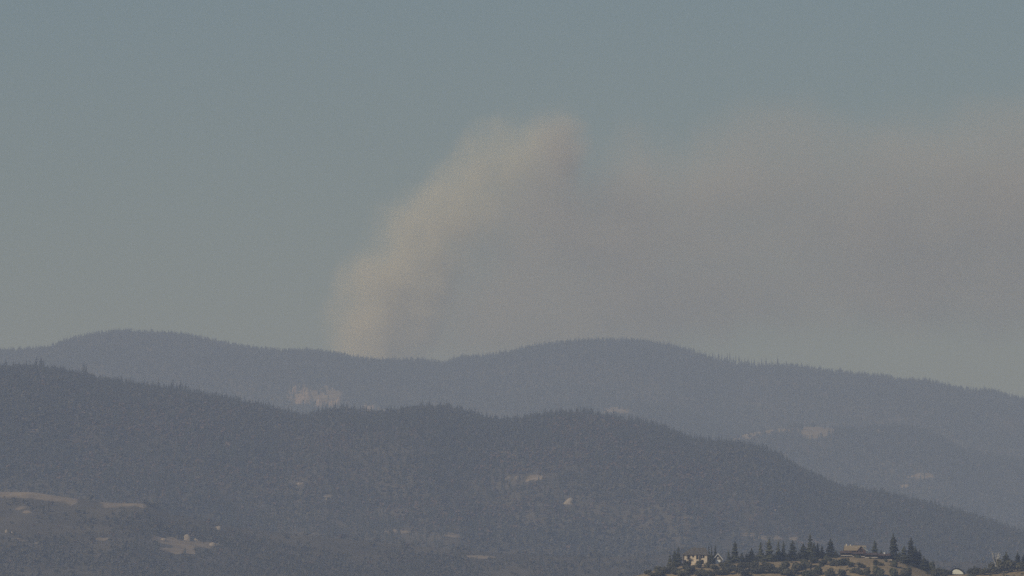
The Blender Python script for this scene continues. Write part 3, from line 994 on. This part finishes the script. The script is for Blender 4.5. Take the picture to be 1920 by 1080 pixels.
# bright glint at the lower right, built as an added white dome
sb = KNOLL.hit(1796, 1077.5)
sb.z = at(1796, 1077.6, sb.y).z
sh = empty("glint_dome", sb)
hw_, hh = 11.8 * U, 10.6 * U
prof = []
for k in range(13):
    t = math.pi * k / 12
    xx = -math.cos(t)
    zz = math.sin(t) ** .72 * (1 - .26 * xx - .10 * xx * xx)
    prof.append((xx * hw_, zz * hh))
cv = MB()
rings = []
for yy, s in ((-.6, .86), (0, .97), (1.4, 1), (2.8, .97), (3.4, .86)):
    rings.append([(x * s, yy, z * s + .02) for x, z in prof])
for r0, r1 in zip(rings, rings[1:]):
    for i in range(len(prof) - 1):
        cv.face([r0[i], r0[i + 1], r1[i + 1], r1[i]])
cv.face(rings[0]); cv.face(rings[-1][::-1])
cv.build("glint_body", M['glint_white'], sh)
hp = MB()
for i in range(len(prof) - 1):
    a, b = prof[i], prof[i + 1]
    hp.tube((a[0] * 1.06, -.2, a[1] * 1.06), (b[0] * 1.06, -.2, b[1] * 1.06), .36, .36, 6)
hp.build("halo_arch", M['black'], sh)  # dark halo round the glint, built as black tubes
sk = MB(); sk.tube((prof[0][0] * .98, -.75, .05), (prof[-1][0] * .98, -.75, .05), .2, .2, 6); sk.build("halo_base", M['black'], sh)  # lower edge of the glint's halo, added as a black tube
tag(sh, "brilliant glint built as a white dome with black halo among bushes at lower right", "glint")


# ------------------------------------------------------------------ rocks
def outcrop(hill, px, pbase, wpx, hpx, label, mat, group=None, deep=.5, seed=0):
    """fluted crag: a closed, bulging, noise-broken mass standing out of its slope"""
    b = hill.hit(px, pbase)
    u = b.y / F
    w_, h_ = wpx * u, hpx * u
    nx, nz = max(8, min(30, int(wpx / 1.6))), max(6, min(22, int(hpx / 1.6)))
    m_ = MB()
    rd = random.Random(seed + px)
    ridge = [rd.uniform(.6, .9)]
    for _ in range(nx): ridge.append(min(1.0, max(.3, ridge[-1] + rd.choice([-.22, -.1, 0, .04, .1, .2]))))
    V = {}
    o1, o2 = rd.random() * 50, rd.random() * 50
    for i in range(nx + 1):
        s = i / nx * 2 - 1
        hm = h_ * (1 - s * s) ** .6 * ridge[i] + .05
        for k in range(nz + 1):
            q = k / nz
            n_ = float(fbm(np.array(s * 3.0 * wpx / 40 + o1), np.array(q * 2.2 + o2), 4))
            col = float(vnoise(np.array(s * wpx / 4 + o2), np.array(q * 1.2))) - .5
            x = s * w_ / 2 + n_ * w_ * .03
            z = hm * q - h_ * .12 * (1 - q)
            y = -math.sqrt(max(0, 1 - s * s)) * w_ * deep * .5 * (1.15 - .75 * q ** 1.5) + (n_ * .16 + col * .08) * w_ * .4
            V[i, k] = len(m_.v); m_.v.append((x, y, z))
    back = {}
    for i in range(nx + 1):
        for k in (0, nz):
            x, y, z = m_.v[V[i, k]]
            back[i, k] = len(m_.v); m_.v.append((x, abs(y) + w_ * .35, z))

    def f(*ids): m_.f.append(tuple(ids)); m_.m.append(0)
    for i in range(nx):
        for k in range(nz):
            f(V[i, k], V[i + 1, k], V[i + 1, k + 1], V[i, k + 1])
        f(V[i, nz], V[i + 1, nz], back[i + 1, nz], back[i, nz])
        f(back[i, nz], back[i + 1, nz], back[i + 1, 0], back[i, 0])
        f(V[i + 1, 0], V[i, 0], back[i, 0], back[i + 1, 0])
    f(*[V[0, k] for k in range(nz + 1)], back[0, nz], back[0, 0])
    f(back[nx, 0], back[nx, nz], *[V[nx, k] for k in range(nz, -1, -1)])
    o = m_.build("rock_outcrop", mat, None, b)
    return tag(o, label, "rock", group)


G = "cliffs below the far ridge"
outcrop(FAR, 553, 738, 13, 22, "narrow pinkish crag at the upper left of the pale cliffs", M['rock'], G, seed=1)
outcrop(FAR, 571, 758, 36, 30, "broad pinkish cliff on the left of the pale cliffs", M['rock'], G, seed=2)
outcrop(FAR, 602, 762, 22, 26, "fluted cliff between the broad pinkish one and the squarish one", M['rock'], G, seed=3)
outcrop(FAR, 628, 764, 26, 40, "tallest squarish pale cliff on the right of the group", M['rock'], G, seed=4)
outcrop(FAR, 696, 770, 26, 16, "low pale outcrop right of the main cliffs, just above the dark ridge", M['rock'], G, seed=5)
outcrop(FAR, 718, 776, 16, 10, "smallest pale outcrop farthest right of the cliffs", M['rock'], G, seed=6)
G = "pale rocks on the hillsides"
outcrop(NEAR, 1067, 946, 22, 13, "single tan rock face in the middle of the dark near slope", M['pale_rock'], G)
outcrop(NEAR, 537, 900, 9, 6, "small pale rock left of centre on the dark near slope", M['pale_rock'], G)
outcrop(NEAR, 561, 908, 8, 4, "tiny pale rock down right of the small pale rock, left of centre", M['pale_rock'], G)
outcrop(NEAR, 613, 938, 6, 9, "upright pale rock sliver low left of centre", M['pale_rock'], G)
outcrop(NEAR, 1453, 948, 7, 9, "whitish rock, upper of two on the near ridge's right slope", M['pale_rock'], G)
outcrop(NEAR, 1456, 959, 13, 5, "whitish flat rock, lower of two on the near ridge's right slope", M['pale_rock'], G)
outcrop(FOOT, 350, 1013, 17, 11, "largest pale rock of the lower left clearing", M['pale_rock'], G)
outcrop(FOOT, 368, 1013, 8, 6, "small pale rock right beside the largest one in the lower left clearing", M['pale_rock'], G)
outcrop(FOOT, 306, 1014, 10, 6, "pale rock at the left edge of the lower left clearing", M['pale_rock'], G)
outcrop(FOOT, 398, 1024, 14, 7, "dull pale rock at the right edge of the lower left clearing", M['pale_rock'], G)
outcrop(FOOT, 409, 993, 14, 6, "flat pale rock above the right end of the lower left clearing", M['pale_rock'], G)
outcrop(FOOT, 12, 999, 6, 6, "tiny white rock near the photo's left edge, left of its fainter twin", M['pale_rock'], G)
outcrop(FOOT, 24, 999, 7, 5, "faint pale rock second from the photo's left edge", M['pale_rock'], G)

# ------------------------------------------------------------------ forests
for o_ in ():
    pass
slope_oak = [None, None]
ex = []
for k, (px, me, nm, lab) in enumerate([(168, oak_mesh[0], "oak_tree", "low oak in the gap between the two grass strips at lower left"),
                                       (286, oak_mesh[1], "oak_tree", "low oak just right of the second grass strip at lower left"),
                                       (392, brown_mesh, "brown_tree", "brownish tree above the flat pale rock at lower left")]):
    b = FOOT.hit(px, [942, 952, 984][k])
    o = link(nm, me, None, b)
    o.scale = (.7, .7, .6)
    o["round"] = True
    tag(o, lab, "tree")
    ex.append(o)
C3 = [protos[0], protos[1], protos[2]]
forest("ridge_forest", "dark conifer forest covering the near ridge", C3 + ex, NEAR, [FOOT], (-690, 690), (9850, 12120), 6.6,
       P_NEAR, [.23, .22, .18, .13, .11, .13], .92, gap=.20,
       red=[(1110, 800, 110, 45), (1010, 870, 130, 40), (1180, 860, 90, 40), (300, 800, 200, 50), (620, 830, 120, 30), (1300, 900, 140, 40), (500, 900, 240, 40), (900, 960, 260, 40), (200, 880, 160, 30), (1250, 970, 200, 35)], thin=(830, 1010), thinning=.32)
forest("far_forest", "hazy conifer forest covering the far ridge", C3 + ex, FAR, [SPUR_A, SPUR_B], (-1300, 1300), (18300, 22200), 11.0,
       P_FAR, [.32, .30, .28, .04, .03, .03], 1.25, gap=.2, keep=.35)
forest("spur_forest", "hazy forest on the upper spur", C3 + ex, SPUR_A, [SPUR_B], (-80, 700), (18000, 19880), 10.0,
       P_A, [.28, .26, .26, .08, .06, .06], 1.1, gap=.15)
forest("spur_forest", "hazy forest round the bare reddish slopes of the lower spur", C3 + ex, SPUR_B, [], (150, 1000), (16600, 18480), 8.8,
       P_B, [.26, .25, .25, .08, .06, .10], 1.05, gap=.2, keep=.4)
forest("foothill_woodland", "scrubby oak woodland along the foot of the hills", C3 + ex, FOOT, [KNOLL], (-510, 510), (8250, 9320), 6.0,
       P_FOOT, [.12, .10, .06, .32, .28, .12], .70, gap=.45, keep=.17)

scrub_src = [o for o in bpy.data.objects if o.name.startswith("foliage")][:2]
KNOLL_BARE = [(1622, 1045, 56, 6), (1796, 1075, 22, 8), (1304, 1052, 40, 20), (1346, 1045, 12, 10), (1590, 1050, 20, 4), (1622, 1052, 26, 5), (1655, 1053, 16, 4), (1722, 1070, 18, 5), (1595, 1075, 12, 4), (1635, 1068, 10, 4), (1665, 1074, 7, 4), (1550, 1070, 8, 4), (1790, 1078, 22, 4)]
forest("knoll_scrub", "low dry brush and tussocks over the knoll's grass", [ex[2], scrub_src[0], scrub_src[1]], KNOLL, [], (0, 260), (4300, 4540), 1.5,
       KNOLL_BARE, [.5, .25, .25], .12, gap=.7, keep=.06)


# ------------------------------------------------------------------ smoke
YS = 28600.0
o0 = at(700, 700, YS)


def sx(px): return (px - 960) / F * YS - o0.x
def sz(py): return at(960, py, YS).z - o0.z


COLC = [(715, 712, 74), (660, 712, 82), (600, 728, 90), (540, 752, 95), (480, 786, 98), (420, 834, 104), (360, 890, 108), (320, 928, 104), (280, 965, 94), (240, 998, 82), (205, 1022, 64), (175, 1030, 44)]
VTOP = [(660, 690), (720, 640), (780, 555), (860, 450), (930, 340), (990, 240), (1040, 185), (1075, 200), (1115, 255), (1195, 205), (1260, 235), (1320, 195), (1400, 165), (1480, 155), (1570, 180), (1700, 185), (1800, 165), (1920, 145), (2400, 130), (2900, 200)]
VBOT = [(660, 700), (800, 715), (1000, 715), (1150, 700), (1300, 680), (1500, 655), (1700, 650), (1920, 655), (2400, 620), (2900, 540)]
VSTR = [(660, 0), (730, .4), (820, .75), (950, 1.0), (1100, 1.1), (1300, .95), (1500, .85), (1700, .95), (1920, 1), (2400, .8), (2900, 0)]


def smoke_material():
    m = bpy.data.materials.new("smoke"); m.use_nodes = True
    n = m.node_tree; n.nodes.clear()
    N, L = n.nodes, n.links
    out = N.new("ShaderNodeOutputMaterial"); pv = N.new("ShaderNodeVolumePrincipled")
    L.new(pv.outputs[0], out.inputs["Volume"])
    tc = N.new("ShaderNodeTexCoord")

    def mth(op, a, b=None, c=None, clamp=False):
        t = N.new("ShaderNodeMath"); t.operation = op; t.use_clamp = clamp
        for i, q in enumerate((a, b, c)):
            if q is None: continue
            if isinstance(q, (int, float)): t.inputs[i].default_value = q
            else: L.new(q, t.inputs[i])
        return t.outputs[0]

    # warp the position so that edges billow
    n1 = N.new("ShaderNodeTexNoise"); n1.inputs["Scale"].default_value = 1 / 130; n1.inputs["Detail"].default_value = 5
    n1.inputs["Roughness"].default_value = .6
    L.new(tc.outputs["Object"], n1.inputs["Vector"])
    v1 = N.new("ShaderNodeVectorMath"); v1.operation = 'SUBTRACT'; L.new(n1.outputs["Color"], v1.inputs[0]); v1.inputs[1].default_value = (.5, .5, .5)
    v2 = N.new("ShaderNodeVectorMath"); v2.operation = 'SCALE'; L.new(v1.outputs[0], v2.inputs[0]); v2.inputs["Scale"].default_value = 250
    v3 = N.new("ShaderNodeVectorMath"); v3.operation = 'ADD'; L.new(tc.outputs["Object"], v3.inputs[0]); L.new(v2.outputs[0], v3.inputs[1])
    sp = N.new("ShaderNodeSeparateXYZ"); L.new(v3.outputs[0], sp.inputs[0])
    x, y, z = sp.outputs

    def curve(val, pts):
        xs, ys = [p[0] for p in pts], [p[1] for p in pts]
        a, b, c, d = min(xs), max(xs), min(ys), max(ys)
        u = mth('DIVIDE', mth('SUBTRACT', val, a), b - a, clamp=True)
        fc = N.new("ShaderNodeFloatCurve"); L.new(u, fc.inputs["Value"])
        cm = fc.mapping.curves[0]
        pts = sorted(pts)
        nrm = [((p[0] - a) / (b - a), (p[1] - c) / (d - c)) for p in pts]
        while len(cm.points) < len(nrm): cm.points.new(.5, .5)
        for q, p in zip(cm.points, nrm): q.location = p
        fc.mapping.update()
        return mth('MULTIPLY_ADD', fc.outputs[0], d - c, c)

    # rising column
    xc = curve(z, [(sz(p), sx(c)) for p, c, w in COLC])
    wd = curve(z, [(sz(p), w * 1.15 * YS / F) for p, c, w in COLC])
    d1 = mth('DIVIDE', mth('SUBTRACT', x, xc), wd)
    d2 = mth('DIVIDE', y, mth('MULTIPLY', wd, 1.1))
    dd = mth('SQRT', mth('ADD', mth('MULTIPLY', d1, d1), mth('MULTIPLY', d2, d2)))
    s1 = N.new("ShaderNodeMapRange"); s1.interpolation_type = 'SMOOTHSTEP'
    L.new(dd, s1.inputs[0]); s1.inputs[1].default_value = 1.32; s1.inputs[2].default_value = .2
    topf = N.new("ShaderNodeMapRange"); topf.interpolation_type = 'SMOOTHSTEP'
    L.new(z, topf.inputs[0]); topf.inputs[1].default_value = sz(178); topf.inputs[2].default_value = sz(290)
    col = mth('MULTIPLY', s1.outputs[0], topf.outputs[0])
    fade = curve(z, [(sz(715), 1.0), (sz(600), .95), (sz(480), .55), (sz(360), .36), (sz(260), .30), (sz(180), .24)])
    n3 = N.new("ShaderNodeTexNoise"); n3.inputs["Scale"].default_value = 1 / 75; n3.inputs["Detail"].default_value = 4
    L.new(tc.outputs["Object"], n3.inputs["Vector"])
    wisp = N.new("ShaderNodeMapRange"); L.new(n3.outputs["Fac"], wisp.inputs[0])
    wisp.inputs[1].default_value = .3; wisp.inputs[2].default_value = .7; wisp.inputs[3].default_value = .25; wisp.inputs[4].default_value = 1.75
    col = mth('MULTIPLY', mth('MULTIPLY', mth('MULTIPLY', col, fade), wisp.outputs[0]), COL_DENS)
    # drifting veil
    zt = curve(x, [(sx(a), sz(b)) for a, b in VTOP])
    zb_ = curve(x, [(sx(a), sz(b)) for a, b in VBOT])
    st_ = curve(x, [(sx(a), b) for a, b in VSTR])
    et = N.new("ShaderNodeMapRange"); et.interpolation_type = 'SMOOTHSTEP'
    L.new(mth('SUBTRACT', zt, z), et.inputs[0]); et.inputs[1].default_value = -10; et.inputs[2].default_value = 330
    eb = N.new("ShaderNodeMapRange"); eb.interpolation_type = 'SMOOTHSTEP'
    L.new(mth('SUBTRACT', z, zb_), eb.inputs[0]); eb.inputs[1].default_value = -20; eb.inputs[2].default_value = 190
    ey = N.new("ShaderNodeMapRange"); ey.interpolation_type = 'SMOOTHSTEP'
    L.new(mth('ABSOLUTE', mth('SUBTRACT', y, -10)), ey.inputs[0]); ey.inputs[1].default_value = 300; ey.inputs[2].default_value = 60
    veil = mth('MULTIPLY', mth('MULTIPLY', et.outputs[0], eb.outputs[0]), mth('MULTIPLY', ey.outputs[0], st_))
    n2 = N.new("ShaderNodeTexNoise"); n2.inputs["Scale"].default_value = 1 / 260; n2.inputs["Detail"].default_value = 5
    mp = N.new("ShaderNodeMapping"); mp.inputs["Scale"].default_value = (.55, 1, 1.7); mp.inputs["Rotation"].default_value = (0, .22, 0)
    L.new(tc.outputs["Object"], mp.inputs["Vector"]); L.new(mp.outputs[0], n2.inputs["Vector"])
    lump = N.new("ShaderNodeMapRange"); L.new(n2.outputs["Fac"], lump.inputs[0])
    lump.inputs[1].default_value = .25; lump.inputs[2].default_value = .75; lump.inputs[3].default_value = .45; lump.inputs[4].default_value = 1.55
    veil = mth('MULTIPLY', mth('MULTIPLY', veil, lump.outputs[0]), VEIL_DENS)
    # a darker drift puff added to stand in for self-shadow at the column's head
    rb = 52 * YS / F
    e1 = mth('DIVIDE', mth('SUBTRACT', x, sx(1042)), rb)
    e2 = mth('DIVIDE', mth('ADD', y, 70), rb * 1.6)
    e3 = mth('DIVIDE', mth('SUBTRACT', z, sz(285)), rb * 1.55)
    er = mth('SQRT', mth('ADD', mth('ADD', mth('MULTIPLY', e1, e1), mth('MULTIPLY', e2, e2)), mth('MULTIPLY', e3, e3)))
    ps = N.new("ShaderNodeMapRange"); ps.interpolation_type = 'SMOOTHSTEP'
    L.new(er, ps.inputs[0]); ps.inputs[1].default_value = 1.25; ps.inputs[2].default_value = .2
    veil = mth('MULTIPLY_ADD', ps.outputs[0], .0075, veil)
    tot = mth('ADD', col, veil)
    L.new(tot, pv.inputs["Density"])
    # fresh smoke in the column is paler than the old brownish drift
    cmx = N.new("ShaderNodeMix"); cmx.data_type = 'RGBA'
    L.new(mth('DIVIDE', col, mth('ADD', tot, 1e-7), clamp=True), cmx.inputs[0])
    cmx.inputs[6].default_value = (*DRIFT_COLOR, 1); cmx.inputs[7].default_value = (*SMOKE_COLOR, 1)
    L.new(cmx.outputs[2], pv.inputs["Color"])
    pv.inputs["Anisotropy"].default_value = -0.38
    m.cycles.volume_step_rate = .3
    return m


COL_DENS, VEIL_DENS = .018, .0048
SMOKE_COLOR = (.985, .958, .84)
DRIFT_COLOR = (.825, .79, .745)
# hull: closed outline a little outside the smoke, thick in depth
left = [(sx(c - w * 1.25 - 45), sz(p)) for p, c, w in COLC]
top = [(sx(985), sz(115)), (sx(1075), sz(120)), (sx(1130), sz(150))]
top += [(sx(a), sz(b - 45)) for a, b in VTOP if a >= 1190]
bot = [(sx(a), sz(b + 30)) for a, b in reversed(VBOT)]
outl = left + top + [(sx(2960), sz(380))] + bot
sm = MB()
n_ = len(outl)
cxm = sum(p[0] for p in outl) / n_; czm = sum(p[1] for p in outl) / n_


def ring(y, s): return [(cxm + (p[0] - cxm) * s, y, czm + (p[1] - czm) * s) for p in outl]


rs = [ring(-330, 1.0), ring(-200, 1.01), ring(0, 1.02), ring(230, 1.01), ring(430, 1.0)]
for r0, r1 in zip(rs, rs[1:]): sm.hull(r0, r1, cap=False)
# shared rings: rebuild as one closed skin
sm = MB(); sm.v = [p for r in rs for p in r]
for a in range(len(rs) - 1):
    for i in range(n_):
        j = (i + 1) % n_
        sm.f.append((a * n_ + i, a * n_ + j, (a + 1) * n_ + j, (a + 1) * n_ + i)); sm.m.append(0)
sm.f.append(tuple(range(n_ - 1, -1, -1))); sm.m.append(0)
sm.f.append(tuple(range((len(rs) - 1) * n_, len(rs) * n_))); sm.m.append(0)
so = sm.build("smoke_plume", smoke_material(), None, o0)
tag(so, "wildfire smoke column rising behind the far ridge and drifting right", kind='stuff')
